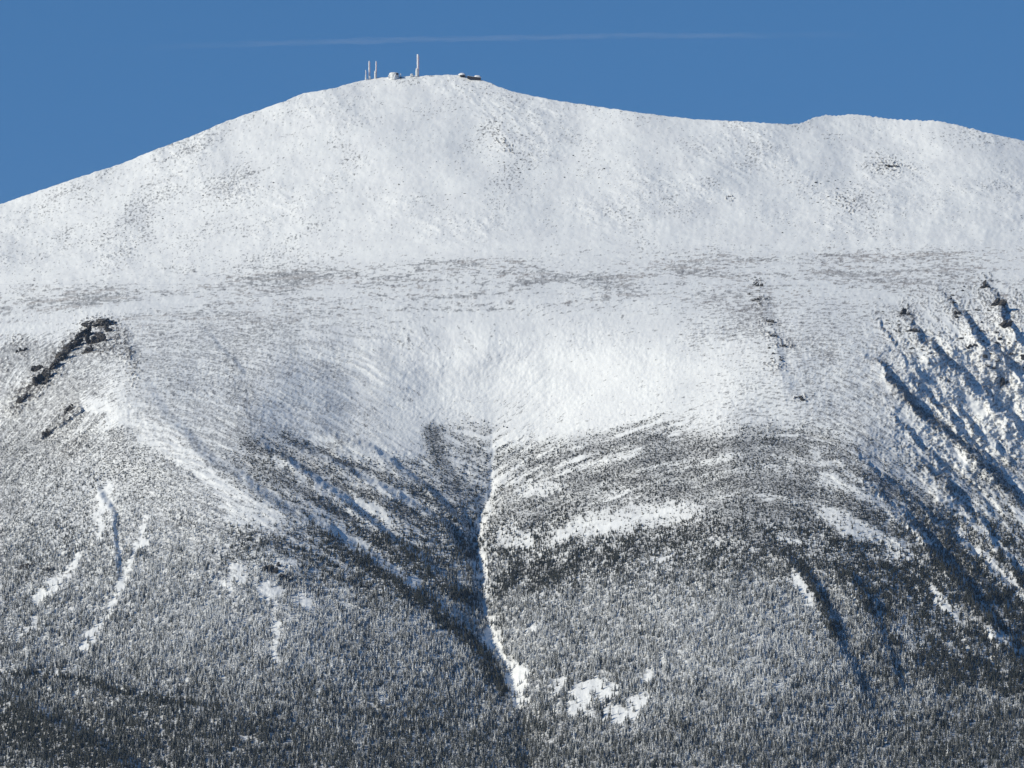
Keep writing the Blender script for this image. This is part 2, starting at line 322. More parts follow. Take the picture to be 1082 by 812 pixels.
# rock bands on the steep right-hand sides; ravine ribs' shade partly painted as rock
ROCKS_B = [(800, 298, 8, 5, 0), (803, 318, 7, 4, 0), (808, 340, 7, 3, 0), (815, 355, 6, 4, 0), (828, 365, 9, 3, 0), (822, 385, 8, 3, 0), (845, 420, 8, 3, 0), (956, 330, 8, 8, 50), (950, 350, 6, 5, 0), (965, 360, 8, 4, 0), (1040, 310, 14, 8, 50), (1058, 335, 16, 10, 50), (1065, 370, 14, 10, 50), (1055, 405, 10, 10, 30), (1010, 335, 12, 5, 50), (1075, 325, 8, 14, 0),
           (940, 176, 13, 5, 5), (892, 212, 8, 4, 10), (898, 220, 5, 3, 0), (772, 208, 4, 2, 0), (528, 148, 8, 3, 30), (535, 155, 7, 3, 30), (20, 360, 7, 7, 0), (25, 375, 5, 4, 0), (8, 385, 5, 5, 0), (1000, 380, 10, 4, 50), (1020, 400, 10, 4, 50), (72, 440, 10, 7, -30), (52, 460, 8, 5, -30), (108, 343, 20, 6, 0), (104, 364, 12, 8, 0), (84, 360, 12, 6, -45), (66, 376, 14, 6, -48), (48, 396, 16, 7, -48), (28, 416, 14, 7, -50), (125, 355, 8, 8, 0), (45, 600, 26, 5, 5), (10, 606, 8, 6, 0), (292, 603, 14, 8, 10), (80, 470, 14, 4, -45), (135, 370, 5, 14, 0), (142, 392, 5, 12, 0)]
rock = np.zeros_like(PX)
for cx, cy, rx, ry, a in ROCKS_B:
    m = win(PX, PY, [(cx, cy)], 60)
    rock[m] = np.maximum(rock[m], blob(wx[m], wy[m], cx, cy, rx*1.7, ry*1.7, a, 0.9))
rock = smooth(0.55*rock+0.9*fbm(PX/3, PY/2.2, 3, 180, .7), 0.62, 0.85)*smooth(rock, 0, .3)
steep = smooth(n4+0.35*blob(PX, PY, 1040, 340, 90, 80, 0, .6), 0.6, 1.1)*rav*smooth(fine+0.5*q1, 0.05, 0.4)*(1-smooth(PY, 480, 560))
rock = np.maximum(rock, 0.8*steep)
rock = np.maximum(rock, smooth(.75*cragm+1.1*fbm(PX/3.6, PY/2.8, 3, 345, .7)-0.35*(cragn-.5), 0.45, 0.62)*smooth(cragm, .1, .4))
rock = np.maximum(rock, smooth(ribrock_shade*.55+0.95*fbm(PX/3.5+PY/8, PY/3, 3, 350, .6), 0.45, 0.85)*smooth(ribrock_shade, 0, .3)*(1-smooth(PY, 520, 640)))
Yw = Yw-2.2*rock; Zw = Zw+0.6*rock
grass = np.clip(shelfz*smooth(fbm(PX/80, pp/4, 3, 190), -0.2, 0.4)+0.3*(1-cone)*smooth(PX, 600, 800)*(1-smooth(PY, 300, 460)), 0, 1)

# back of the mountain, falling away to the valley
Xr, Yr, Zr = [Xw], [Yw], [Zw]
for j in range(1, NB+1):
    k = j*28.0*(1+j*0.05)
    dz = 0.10*k+0.35*k*smooth(np.array(k), 100, 900)
    Xr.append(Xw[-1:]*(1+k/9000)); Yr.append(Yw[-1:]+k); Zr.append(np.maximum(Zw[-1:]-dz+6*perlin(cols/40, cols*0+j*.4)[None]*min(1, j/6), 770))
Xa = np.concatenate(Xr, 0); Ya = np.concatenate(Yr, 0); Za = np.concatenate(Zr, 0)
def pad(a, v=0.0): return np.concatenate([a, np.full((NB, nc), v, a.dtype)], 0)

def grid_mesh(name, X, Y, Z):
    n, m = X.shape
    me = bpy.data.meshes.new(name)
    co = np.stack([X, Y, Z], -1).astype(np.float32).reshape(-1)
    idx = np.arange(n*m, dtype=np.int32).reshape(n, m)
    q = np.stack([idx[:-1, :-1], idx[:-1, 1:], idx[1:, 1:], idx[1:, :-1]], -1).reshape(-1)
    me.vertices.add(n*m); me.vertices.foreach_set('co', co)
    me.loops.add(len(q)); me.loops.foreach_set('vertex_index', q)
    nf = len(q)//4
    me.polygons.add(nf); me.polygons.foreach_set('loop_start', np.arange(0, nf*4, 4, dtype=np.int32))
    me.polygons.foreach_set('use_smooth', np.ones(nf, bool))
    me.update(calc_edges=True)
    return me
ter = grid_mesh('mountain_terrain', Xa, Ya, Za)
def attr(me, name, a):
    at = me.attributes.new(name, 'FLOAT', 'POINT'); at.data.foreach_set('value', a.astype(np.float32).reshape(-1))
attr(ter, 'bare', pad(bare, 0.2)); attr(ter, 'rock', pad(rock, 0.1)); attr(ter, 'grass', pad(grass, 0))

# ---------------------------------------------------------------- materials
def mat(name):
    m = bpy.data.materials.new(name); m.use_nodes = True
    nt = m.node_tree; b = nt.nodes['Principled BSDF']
    b.inputs['Specular IOR Level'].default_value = 0.2
    return m, nt, b
def N(nt, t, **k):
    n = nt.nodes.new(t)
    for a, v in k.items(): setattr(n, a, v)
    return n
def mixc(nt, fac, a, b, blend='MIX'):
    n = N(nt, 'ShaderNodeMix', data_type='RGBA', blend_type=blend)
    for i, v in ((0, fac), (6, a), (7, b)):
        if isinstance(v, bpy.types.NodeSocket): nt.links.new(v, n.inputs[i])
        elif i == 0: n.inputs[0].default_value = v
        else: n.inputs[i].default_value = (*v, 1)
    return n.outputs[2]
def math_(nt, op, a, b=0.0, clamp=False):
    n = N(nt, 'ShaderNodeMath', operation=op, use_clamp=clamp)
    for i, v in enumerate((a, b)):
        if isinstance(v, bpy.types.NodeSocket): nt.links.new(v, n.inputs[i])
        else: n.inputs[i].default_value = v
    return n.outputs[0]
def noise(nt, scale, detail=3, rough=0.6, vec=None):
    n = N(nt, 'ShaderNodeTexNoise'); n.inputs['Scale'].default_value = scale
    n.inputs['Detail'].default_value = detail; n.inputs['Roughness'].default_value = rough
    if vec is None:
        g = N(nt, 'ShaderNodeNewGeometry'); vec = g.outputs['Position']
    nt.links.new(vec, n.inputs['Vector']); return n.outputs[0]
def ramp(nt, fac, a, b):
    n = N(nt, 'ShaderNodeMapRange', interpolation_type='SMOOTHSTEP'); nt.links.new(fac, n.inputs[0])
    n.inputs[1].default_value = a; n.inputs[2].default_value = b; return n.outputs[0]
def att(nt, name, typ='GEOMETRY'):
    n = N(nt, 'ShaderNodeAttribute', attribute_name=name, attribute_type=typ); return n.outputs['Fac']

SNOW = (0.83, 0.83, 0.82)
m_ter, nt, b = mat('snowy_ground')
big = noise(nt, 0.02, 4); mid = noise(nt, 0.35, 3, 0.7)
snow = mixc(nt, ramp(nt, big, 0.35, 0.65), SNOW, (0.77, 0.77, 0.77))
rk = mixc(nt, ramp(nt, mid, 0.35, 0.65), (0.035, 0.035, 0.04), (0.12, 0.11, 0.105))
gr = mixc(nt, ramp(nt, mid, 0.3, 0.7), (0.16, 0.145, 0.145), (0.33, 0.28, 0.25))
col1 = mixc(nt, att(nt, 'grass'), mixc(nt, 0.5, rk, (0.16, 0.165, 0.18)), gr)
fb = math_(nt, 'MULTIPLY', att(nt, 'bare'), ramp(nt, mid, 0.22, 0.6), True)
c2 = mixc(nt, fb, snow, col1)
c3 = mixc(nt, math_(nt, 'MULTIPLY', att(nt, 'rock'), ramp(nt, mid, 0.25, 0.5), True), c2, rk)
nt.links.new(c3, b.inputs['Base Color']); b.inputs['Roughness'].default_value = 0.75
bp = N(nt, 'ShaderNodeBump'); bp.inputs['Distance'].default_value = 0.8; bp.inputs['Strength'].default_value = 0.2
nt.links.new(noise(nt, 0.5, 4, 0.65), bp.inputs['Height']); nt.links.new(bp.outputs[0], b.inputs['Normal'])
ter.materials.append(m_ter)
to = bpy.data.objects.new('mountain_terrain', ter); C.objects.link(to); to['kind'] = 'structure'

# tree material: needles under rime, each tree with its own load
m_tree, nt, b = mat('frosted_needles')
fr = att(nt, 'frost', 'INSTANCER'); fo = att(nt, 'frost', 'OBJECT')
fr = math_(nt, 'MAXIMUM', fr, fo)
g = N(nt, 'ShaderNodeNewGeometry'); sp = N(nt, 'ShaderNodeSeparateXYZ'); nt.links.new(g.outputs['Normal'], sp.inputs[0])
nn = noise(nt, 0.9, 2, 0.7)
f = math_(nt, 'ADD', math_(nt, 'MULTIPLY', sp.outputs[2], 0.20), math_(nt, 'ADD', nn, fr))
f = ramp(nt, f, 0.86, 1.38)
oi = N(nt, 'ShaderNodeObjectInfo')
nd = mixc(nt, oi.outputs['Random'], (0.026, 0.032, 0.028), (0.062, 0.060, 0.050))
nt.links.new(mixc(nt, f, nd, (0.73, 0.735, 0.735)), b.inputs['Base Color']); b.inputs['Roughness'].default_value = 0.8
m_rock, nt, b = mat('dark_crag_rock')
g = N(nt, 'ShaderNodeNewGeometry'); sp = N(nt, 'ShaderNodeSeparateXYZ'); nt.links.new(g.outputs['Normal'], sp.inputs[0])
rn = noise(nt, 0.35, 4, 0.7)
rc = mixc(nt, ramp(nt, rn, 0.35, 0.65), (0.02, 0.02, 0.024), (0.09, 0.08, 0.07))
sf = ramp(nt, math_(nt, 'ADD', sp.outputs[2], math_(nt, 'MULTIPLY', rn, 0.5)), 1.05, 1.25)
nt.links.new(mixc(nt, sf, rc, SNOW), b.inputs['Base Color']); b.inputs['Roughness'].default_value = 0.85
m_rime, nt, b = mat('rime_ice')
nt.links.new(mixc(nt, ramp(nt, noise(nt, 0.6, 3), 0.4, 0.6), (0.83, 0.83, 0.83), (0.68, 0.66, 0.66)), b.inputs['Base Color'])
m_red, nt, b = mat('red_painted_steel'); nt.links.new(mixc(nt, noise(nt, 1.0, 2), (0.45, 0.16, 0.12), (0.6, 0.35, 0.3)), b.inputs['Base Color'])
m_dark, nt, b = mat('dark_wall'); nt.links.new(mixc(nt, noise(nt, 0.8, 2), (0.03, 0.03, 0.035), (0.07, 0.06, 0.06)), b.inputs['Base Color'])
m_glass, nt, b = mat('window_glass'); nt.links.new(mixc(nt, noise(nt, 0.4, 1), (0.02, 0.02, 0.025), (0.04, 0.035, 0.04)), b.inputs['Base Color']); b.inputs['Roughness'].default_value = 0.2
m_wall, nt, b = mat('rimed_concrete'); nt.links.new(mixc(nt, ramp(nt, noise(nt, 0.5, 3), 0.4, 0.6), (0.8, 0.8, 0.79), (0.6, 0.6, 0.58)), b.inputs['Base Color'])

# ---------------------------------------------------------------- helpers for things
def tag(o, label, cat, group=None, kind=None):
    if label: o['label'] = label
    if cat: o['category'] = cat
    if group: o['group'] = group
    if kind: o['kind'] = kind
    return o
def obj(name, me, parent=None, loc=None):
    o = bpy.data.objects.new(name, me); C.objects.link(o)
    if parent: o.parent = parent
    if loc: o.location = loc
    return o
def empty(name, loc):
    o = bpy.data.objects.new(name, None); C.objects.link(o); o.location = loc; return o
def ground(px, py):
    """nearest terrain vertex on the map sheet"""
    j = int(np.argmin(np.abs(cols-px)))
    colp = PY[:, j]; i = int(np.argmin(np.abs(colp-py)))
    return float(Xw[i, j]), float(Yw[i, j]), float(Zw[i, j])
def bm_mesh(bm, name, m):
    me = bpy.data.meshes.new(name); bm.to_mesh(me); bm.free(); me.materials.append(m); return me
def lathe(prof, n=14, jit=0.0, seed=0):
    r = random.Random(seed); bm = bmesh.new(); rings = []
    for rad, z in prof:
        rings.append([bm.verts.new((rad*(1+jit*r.uniform(-1, 1))*math.cos(2*math.pi*k/n), rad*(1+jit*r.uniform(-1, 1))*math.sin(2*math.pi*k/n), z)) for k in range(n)])
    for a, c in zip(rings, rings[1:]):
        for k in range(n): bm.faces.new((a[k], a[(k+1) % n], c[(k+1) % n], c[k]))
    bm.faces.new(rings[-1]); bm.faces.new(rings[0][::-1]); return bm
def box(bm, x0, x1, y0, y1, z0, z1, bev=0.0):
    r = bmesh.ops.create_cube(bm, size=1)
    for v in r['verts']: v.co = ((x0+x1)/2+v.co.x*(x1-x0), (y0+y1)/2+v.co.y*(y1-y0), (z0+z1)/2+v.co.z*(z1-z0))
    if bev: bmesh.ops.bevel(bm, geom=list({e for v in r['verts'] for e in v.link_edges}), offset=bev, segments=2, affect='EDGES')

# ---------------------------------------------------------------- trees
def spruce(seed, tiers, sides, w=0.17, lean=0.0):
    """unit-high spruce: trunk, ragged skirts of boughs with gaps between them"""
    r = random.Random(seed); bm = bmesh.new()
    tv = [bm.verts.new((0.022*math.cos(a), 0.022*math.sin(a), -0.08)) for a in (0, 2.1, 4.2)]; tp = bm.verts.new((lean, 0, 0.97))
    for k in range(3): bm.faces.new((tv[k], tv[(k+1) % 3], tp))
    for i in range(tiers):
        u = i/tiers; z0 = 0.05+0.86*u; rad = w*(1-u)**0.8*r.uniform(.8, 1.15)+0.02
        apex = bm.verts.new((lean*u, 0, min(1.0, z0+0.30*(1-u)+0.10)))
        ring = []
        for k in range(sides):
            a = 2*math.pi*(k+0.5*(i % 2))/sides+r.uniform(-.2, .2); q = rad*r.uniform(0.55, 1.2)
            ring.append(bm.verts.new((q*math.cos(a)+lean*u, q*math.sin(a), z0-r.uniform(0, 0.06))))
            b2 = a+math.pi/sides; q2 = rad*r.uniform(.35, .55)
            ring.append(bm.verts.new((q2*math.cos(b2)+lean*u, q2*math.sin(b2), z0+0.05)))
        for k in range(len(ring)): bm.faces.new((ring[k], ring[(k+1) % len(ring)], apex))
    return bm_mesh(bm, 'spruce_tree', m_tree)
def krummholz(seed):
    r = random.Random(seed); bm = bmesh.new()
    for k in range(4):
        c = (r.uniform(-.4, .4), r.uniform(-.4, .4), r.uniform(0.1, .3)); q = bmesh.ops.create_icosphere(bm, subdivisions=1, radius=r.uniform(.25, .42))
        for v in q['verts']:
            s = r.uniform(.65, 1.35); v.co = (v.co.x*s+c[0], v.co.y*s+c[1], v.co.z*s*.95+c[2])
    return bm_mesh(bm, 'dwarf_spruce', m_tree)
kinds = [spruce(1, 4, 5, .19), spruce(2, 4, 4, .16, .03), spruce(3, 3, 5, .22, -.03), spruce(4, 5, 4, .15)]
krum = [krummholz(9), krummholz(10)]

def lookup(A, px, py):
    fj = np.interp(px, cols, np.arange(nc)); fi = np.interp(-py, -rows_lo, np.arange(len(rows_lo)))
    i = fi.astype(int); j = fj.astype(int); a = fi-i; c = fj-j
    return (A[i, j]*(1-c)+A[i, j+1]*c)*(1-a)+(A[i+1, j]*(1-c)+A[i+1, j+1]*c)*a
NTREE = 286000
tx = rng.uniform(-250, 1330, NTREE).astype(np.float32); ty = rng.uniform(425, 850, NTREE).astype(np.float32)
dens = lookup(forest, tx, ty)
size_w = smooth(ty, 470, 760)
keep = rng.random(NTREE) < dens*(0.97-0.27*size_w)*(0.8+0.2*smooth(fbm(tx/7, ty/8, 2, 400), -.3, .1))+.6*lookup(dark, tx, ty)*(ty<640)
front = (ty > 812.5) & (ty < 824)
tx, ty = tx[keep & ~front], ty[keep & ~front]
pos = np.stack([lookup(Xw, tx, ty), lookup(Yw, tx, ty), lookup(Zw, tx, ty)], -1)
size_w = smooth(ty, 470, 760)
h = 0.93*(2.9+1.3*smooth(ty, 520, 600)+4.8*size_w)*rng.uniform(0.6, 1.35, len(tx))*(1+.5*fbm(tx/16, ty/14, 3, 402))
s1 = lookup(st1, tx, ty); s2 = lookup(st2, tx, ty)
def frost_at(px, py, s1, s2):
    band = (1-smooth(py, 560, 660))
    leftband = blob(px, py, 380, 540, 150, 60, 32, .5)
    fr = 0.545-0.12*band*smooth(px, 520, 600)-0.08*band*smooth(s1, 0.0, 0.35)-0.10*band*smooth(px, 170, 280)
    fr = fr-0.10*leftband
    fr = fr+0.10*blob(px, py, 260, 600, 130, 90, 0, .6)+0.05*blob(px, py, 760, 670, 110, 90, 0, .6)-0.06*blob(px, py, 80, 500, 110, 70, 0, .5)
    fr = fr+0.12*fbm(px/60, py/30, 3, 210)+0.06*fbm(px/12, py/14, 2, 215)
    lowd = smooth(py, 690+0.02*px, 790)*(1-0.5*blob(px, py, 760, 770, 200, 60, 0, .6))  # less frost low down, partly standing in for shade at the slope foot
    dk = lookup(dark, px, py)*(1-.5*smooth(py, 700, 760))
    fr = fr-0.7*dk+0.12*blob(px, py, 968, 720, 16, 50, -12, .6)
    fr = fr-0.19*lowd-.3*(smooth(py-(745+.5*px), -2, 4)*(1-smooth(py-(745+.5*px), 16, 26)))*(1-smooth(px, 130, 180))-0.05*blob(px, py, 60, 760, 190, 55, 10, .5)-0.06*blob(px, py, 1040, 730, 110, 90, 20, .5)  # unfrosted strip paints in the shade of the bottom-left fold
    return fr
fr = frost_at(tx, ty, s1, s2)+rng.normal(0, 0.13, len(tx))
rot = rng.uniform(0, 6.28, len(tx))
small = (h < 3.0) & (rng.random(len(tx)) < 0.75)
kindi = np.where(small, 4+(rng.random(len(tx)) < .5), rng.integers(0, 4, len(tx)))
scl = np.where(kindi >= 4, h*0.55, h)
wid = rng.uniform(1.0, 1.5, len(tx))*np.where(kindi >= 4, 1.25, 1.0)

# the nearest rows of the forest: 300 trees of their own
FRLAB = 'dark frost-dusted spruce in the lowest front rows of the forest, at the slope foot'
firsts = {}
fx = np.linspace(-2, 1084, 300)+rng.uniform(-1.5, 1.5, 300)
fy = np.tile([813.5, 816.0, 818.5], 100)+rng.uniform(-1.2, 1.2, 300)
X3, Y3, Z3 = lookup(Xw, fx, fy), lookup(Yw, fx, fy), lookup(Zw, fx, fy)
f3 = frost_at(fx, fy, fx*0, fx*0)
for i in range(300):
    o = bpy.data.objects.new('spruce_tree', kinds[i % 4]); C.objects.link(o)
    hh = random.uniform(8, 11.5); ww = random.uniform(1.1, 1.5)
    o.location = (float(X3[i]), float(Y3[i]), float(Z3[i])-0.3); o.scale = (hh*ww, hh*ww, hh); o.rotation_euler = (0, 0, random.uniform(0, 6.28))
    o['frost'] = float(f3[i])+random.gauss(0, .08)
    tag(o, FRLAB, 'tree', 'spruces in the front rows of the forest'); firsts.setdefault(i % 4, o)

# the rest of the wood: one object of points with tree geometry on them
def forest_object(name, label, sel_list):
    """sel_list: [(mesh, mask)] -> one mesh with all trees instanced by geometry nodes"""
    allm = np.concatenate([np.where(m)[0] for _, m in sel_list])
    P = pos[allm].copy(); P[:, 2] -= 0.25
    me = bpy.data.meshes.new(name); me.vertices.add(len(P)); me.vertices.foreach_set('co', P.astype(np.float32).reshape(-1))
    kid = np.concatenate([np.full(int(m.sum()), k, np.int32) for k, (_, m) in enumerate(sel_list)])
    attr(me, 'frost', fr[allm]); attr(me, 'turn', rot[allm]); attr(me, 'tall', scl[allm]); attr(me, 'wide', scl[allm]*wid[allm])
    a = me.attributes.new('which', 'INT', 'POINT'); a.data.foreach_set('value', kid)
    o = obj(name, me)
    ng = bpy.data.node_groups.new(name, 'GeometryNodeTree')
    ng.interface.new_socket('Geometry', in_out='INPUT', socket_type='NodeSocketGeometry'); ng.interface.new_socket('Geometry', in_out='OUTPUT', socket_type='NodeSocketGeometry')
    gi = ng.nodes.new('NodeGroupInput'); go = ng.nodes.new('NodeGroupOutput')
    iop = ng.nodes.new('GeometryNodeInstanceOnPoints'); ng.links.new(gi.outputs[0], iop.inputs['Points'])
    g2i = ng.nodes.new('GeometryNodeGeometryToInstance')
    for src in reversed([s for s, _ in sel_list]):
        inf = ng.nodes.new('GeometryNodeObjectInfo'); inf.inputs['Object'].default_value = src; inf.transform_space = 'ORIGINAL'
        ng.links.new(inf.outputs['Geometry'], g2i.inputs[0])
    ng.links.new(g2i.outputs[0], iop.inputs['Instance']); iop.inputs['Pick Instance'].default_value = True
    def na(n, t='FLOAT'):
        x = ng.nodes.new('GeometryNodeInputNamedAttribute'); x.data_type = t; x.inputs['Name'].default_value = n; return x.outputs['Attribute']
    ng.links.new(na('which', 'INT'), iop.inputs['Instance Index'])
    cr = ng.nodes.new('ShaderNodeCombineXYZ'); ng.links.new(na('turn'), cr.inputs[2])
    e2r = ng.nodes.new('FunctionNodeEulerToRotation'); ng.links.new(cr.outputs[0], e2r.inputs[0]); ng.links.new(e2r.outputs[0], iop.inputs['Rotation'])
    cs = ng.nodes.new('ShaderNodeCombineXYZ'); ng.links.new(na('wide'), cs.inputs[0]); ng.links.new(na('wide'), cs.inputs[1]); ng.links.new(na('tall'), cs.inputs[2]); ng.links.new(cs.outputs[0], iop.inputs['Scale'])
    ng.links.new(iop.outputs[0], go.inputs[0])
    md = o.modifiers.new('trees', 'NODES'); md.node_group = ng
    return tag(o, label, 'forest', None, 'stuff')
forest_object('conifer_forest', 'frosted spruce forest covering the lower half of the mountain face', [(firsts[k], kindi == k) for k in range(4)])

# dwarf trees: two clumps stand as things by the gully head and lend their shape to the rest
kro = []
for k, (px, py, lab) in enumerate([(536, 452, 'low dark dwarf spruce clump alone on snow just right of the gully head'), (497, 447, 'low dark dwarf spruce clump alone on snow just left of the gully head')]):
    o = obj('dwarf_spruce', krum[k], loc=ground(px, py)); o.scale = (2.6, 2.6, 2.2); o['frost'] = 0.2; tag(o, lab, 'shrub', 'dwarf spruces at the gully head'); kro.append(o)
forest_object('krummholz_thicket', 'dark bands of stunted krummholz spruce along the treeline above the forest', [(kro[k], kindi == 4+k) for k in range(2)])

# ---------------------------------------------------------------- crags and boulders
def crag(seed, w, dp, hh, blocks=1):
    r = np.random.default_rng(seed); bm = bmesh.new()
    for q in range(blocks):
        k0 = len(bm.verts)
        bmesh.ops.create_icosphere(bm, subdivisions=3 if blocks > 1 else 4, radius=1)
        bm.verts.ensure_lookup_table(); vs = bm.verts[k0:]
        co = np.array([v.co[:] for v in vs])
        for k in range(10):
            n = r.normal(size=3); n /= np.linalg.norm(n); dd = r.uniform(.35, .75)
            t_ = co@n; over = t_ > dd; co[over] -= np.outer(t_[over]-dd, n)*0.95
        nz = fbm(co[:, 0]*3+seed+q, co[:, 2]*3+co[:, 1]*2, 4, seed, .6)
        co = co*(1+0.35*nz[:, None])
        if blocks > 1:
            u = (q+.5)/blocks*2-1
            sc_ = r.uniform(.35, .7)*(1.1-.5*abs(u))
            co = co*np.array([sc_*.75, sc_, sc_*1.5])+np.array([u*.85, r.uniform(-.3, .3), r.uniform(-.55, .45)])
        for v, c in zip(vs, co): v.co = (c[0]*w, c[1]*dp, c[2]*hh)
    return bm_mesh(bm, 'rock_outcrop', m_rock)
def on(px, py, name, seed, w, hh, ang, label, group=None, cat='rock outcrop', dp=None):
    k_ = 1.75 if group else 1.45; w *= k_; hh *= k_
    o = obj(name, crag(seed, w*1.4/2, (dp or max(w, hh)*0.8)*1.4/2, hh*1.4/2, max(3, int((w+hh)/3))), loc=ground(px, py))
    o.rotation_euler = (0, R(ang), 0); return tag(o, label, cat, group)
CR = 'dark crags stepping down the left spur'
for a in [
 (109, 343, 28, 6, 0, 'long dark crag capping the top of the left spur'),
 (102, 362, 13, 11, 0, 'squat dark crag just below the cap of the left spur, ringed by snow'),
 (108, 354, 9, 6, 25, 'small dark crag wedged between the spur cap and the squat crag'),
 (89, 355, 16, 7, -48, 'slanting dark crag just left of the squat crag'),
 (75, 367, 17, 6, -45, 'slanting dark crag midway down the left spur crest'),
 (63, 381, 16, 6, -50, 'narrow dark crag below the midpoint of the left spur crest'),
 (52, 392, 17, 5, -55, 'thin steep dark crag low in the chain on the left spur'),
 (40, 391, 9, 7, -20, 'small blocky crag set left of the thin steep one'),
 (35, 408, 17, 6, -50, 'dark crag near the lower end of the left spur chain'),
 (22, 424, 13, 5, -55, 'lowest and leftmost crag of the left spur chain'),
 (70, 372, 14, 6, -48, 'dark crag filling the gap in the middle of the left spur chain'),
 (45, 400, 14, 6, -50, 'broken crag joining the thin steep one to the lower chain'),
 (118, 350, 12, 7, 35, 'dark crag falling away to the right of the spur cap'),
 (92, 372, 10, 6, -40, 'dark broken face under the squat crag'),
 (47, 405, 8, 4, -50, 'little crag beside the lower end of the left spur chain'),
]: on(a[0], a[1], 'rock_outcrop', 300+a[0], a[2], a[3], a[4], a[5], CR)
for a in [
 (24, 371, 11, 7, 0, 'lone dark rock knob in snow left of the spur crags'),
 (72, 434, 12, 7, -40, 'dark outcrop on the left spur below the squat crag, above the forest'),
 (48, 458, 8, 7, -40, 'small outcrop low on the left spur near the forest edge'),
 (286, 604, 12, 9, 20, 'jagged dark cliff rock beside a round snow patch in the left forest'),
 (303, 610, 12, 5, 15, 'flat dark ledge under the jagged cliff in the left forest'),
 (296, 598, 6, 5, 40, 'pointed dark rock above the round snow patch in the left forest'),
 (28, 600, 9, 8, 0, 'dark rock at the top of the snow gap by the left edge of the forest'),
 (53, 602, 10, 4, 10, 'thin dark ledge beside the snow streak near the left forest edge'),
 (792, 312, 5, 3, 0, 'small rock left of the pillar of rocks under the shelf rim'),
 (798, 318, 9, 4, 0, 'wide dark rock at the top of the right spur, under the shelf rim'),
 (801, 302, 7, 6, 20, 'dark rock breaking the shelf rim above the right spur'),
 (815, 341, 8, 3, 20, 'dark rock third down the right spur crest'),
 (818, 356, 6, 5, 10, 'dark rock midway down the right spur crest'),
 (828, 366, 8, 3, 15, 'flat dark rock below the middle of the right spur crest'),
 (846, 421, 9, 4, 20, 'lowest dark rock on the right spur crest, above the treeline'),
 (942, 176, 14, 4, 6, 'broad dark ledge high on the right shoulder of the summit cone'),
 (772, 208, 5, 3, 0, 'single dark boulder in smooth snow right of the cone'),
 (505, 328, 3, 3, 0, 'tiny isolated dark boulder on the shelf rim above the bowl'),
 (955, 332, 7, 9, 40, 'dark buttress at the head of the first ravine rib'),
 (966, 351, 8, 6, 50, 'broken dark buttress below the head of the first ravine rib'),
 (1042, 304, 9, 8, 50, 'dark tower at the ravine rim, highest of the right-hand cliffs'),
 (1056, 322, 10, 12, 50, 'big dark cliff below the ravine rim tower'),
 (1062, 346, 9, 10, 50, 'shadowed cliff halfway down the ravine wall at the right edge'),
 (1058, 405, 8, 9, 30, 'isolated crag low in the ravine at the right edge'),
 (1014, 332, 9, 5, 50, 'slanting crag on the second ravine rib'),
]: on(a[0], a[1], 'rock_outcrop', 500+a[0], a[2], a[3], a[4], a[5])
# boulders: one mesh each of four shapes, copied
bshape = [crag(900+k, 1, 1, .8) for k in range(4)]
def boulders(n, cx, cy, rx, ry, ang, label, group, s0=0.9, s1=2.2):
    for k in range(n):
        a = random.uniform(0, 6.28); q = math.sqrt(random.random()); u, v = q*math.cos(a)*rx, q*math.sin(a)*ry
        c, s = math.cos(R(ang)), math.sin(R(ang)); px, py = cx+u*c-v*s, cy+u*s+v*c
        g = ground(px, py); o = obj('boulder', bshape[k % 4], loc=g); z = random.uniform(s0, s1)
        o.scale = (z*random.uniform(.9, 1.6), z, z*random.uniform(.6, 1)); o.rotation_euler = (random.uniform(-.3, .3), random.uniform(-.3, .3), random.uniform(0, 6))
        tag(o, label, 'boulder', group)
boulders(40, 535, 158, 42, 26, 35, 'small dark boulder poking out of the snow just right below the summit', 'boulders below the summit')
boulders(34, 890, 208, 38, 18, 10, 'small dark boulder in the snow on the right shoulder below the broad ledge', 'boulders on the right shoulder')
boulders(22, 430, 195, 70, 28, 0, 'small dark boulder in the snow on the middle of the summit cone', 'boulders on the middle of the cone', .7, 1.7)
boulders(30, 200, 225, 110, 16, -18, 'small dark boulder in the snow on the long left flank of the cone', 'boulders on the left flank', .8, 1.8)
boulders(24, 610, 180, 45, 30, 10, 'small dark boulder in the snow between the summit and the right saddle', 'boulders on the saddle side', .8, 1.8)
boulders(26, 860, 240, 110, 14, 4, 'small dark boulder in the snow above the right end of the shelf', 'boulders above the right shelf', .7, 1.7)
boulders(26, 812, 345, 14, 55, -14, 'small dark boulder among the crags of the right spur crest', 'boulders on the right spur crest', 1.1, 3.0)
boulders(46, 1035, 345, 26, 70, -42, 'dark knob of rock on the steep ravine wall at the right edge of the face', 'rock knobs on the ravine wall', 1.6, 4.6)
boulders(30, 965, 360, 9, 60, -42, 'dark knob of rock along the first rib of the right-hand ravine', 'rock knobs on the first ravine rib', 1.3, 3.4)
boulders(24, 505, 95, 32, 8, 24, 'small dark boulder in the snow right at the summit rim', 'boulders at the summit rim', .6, 1.4)

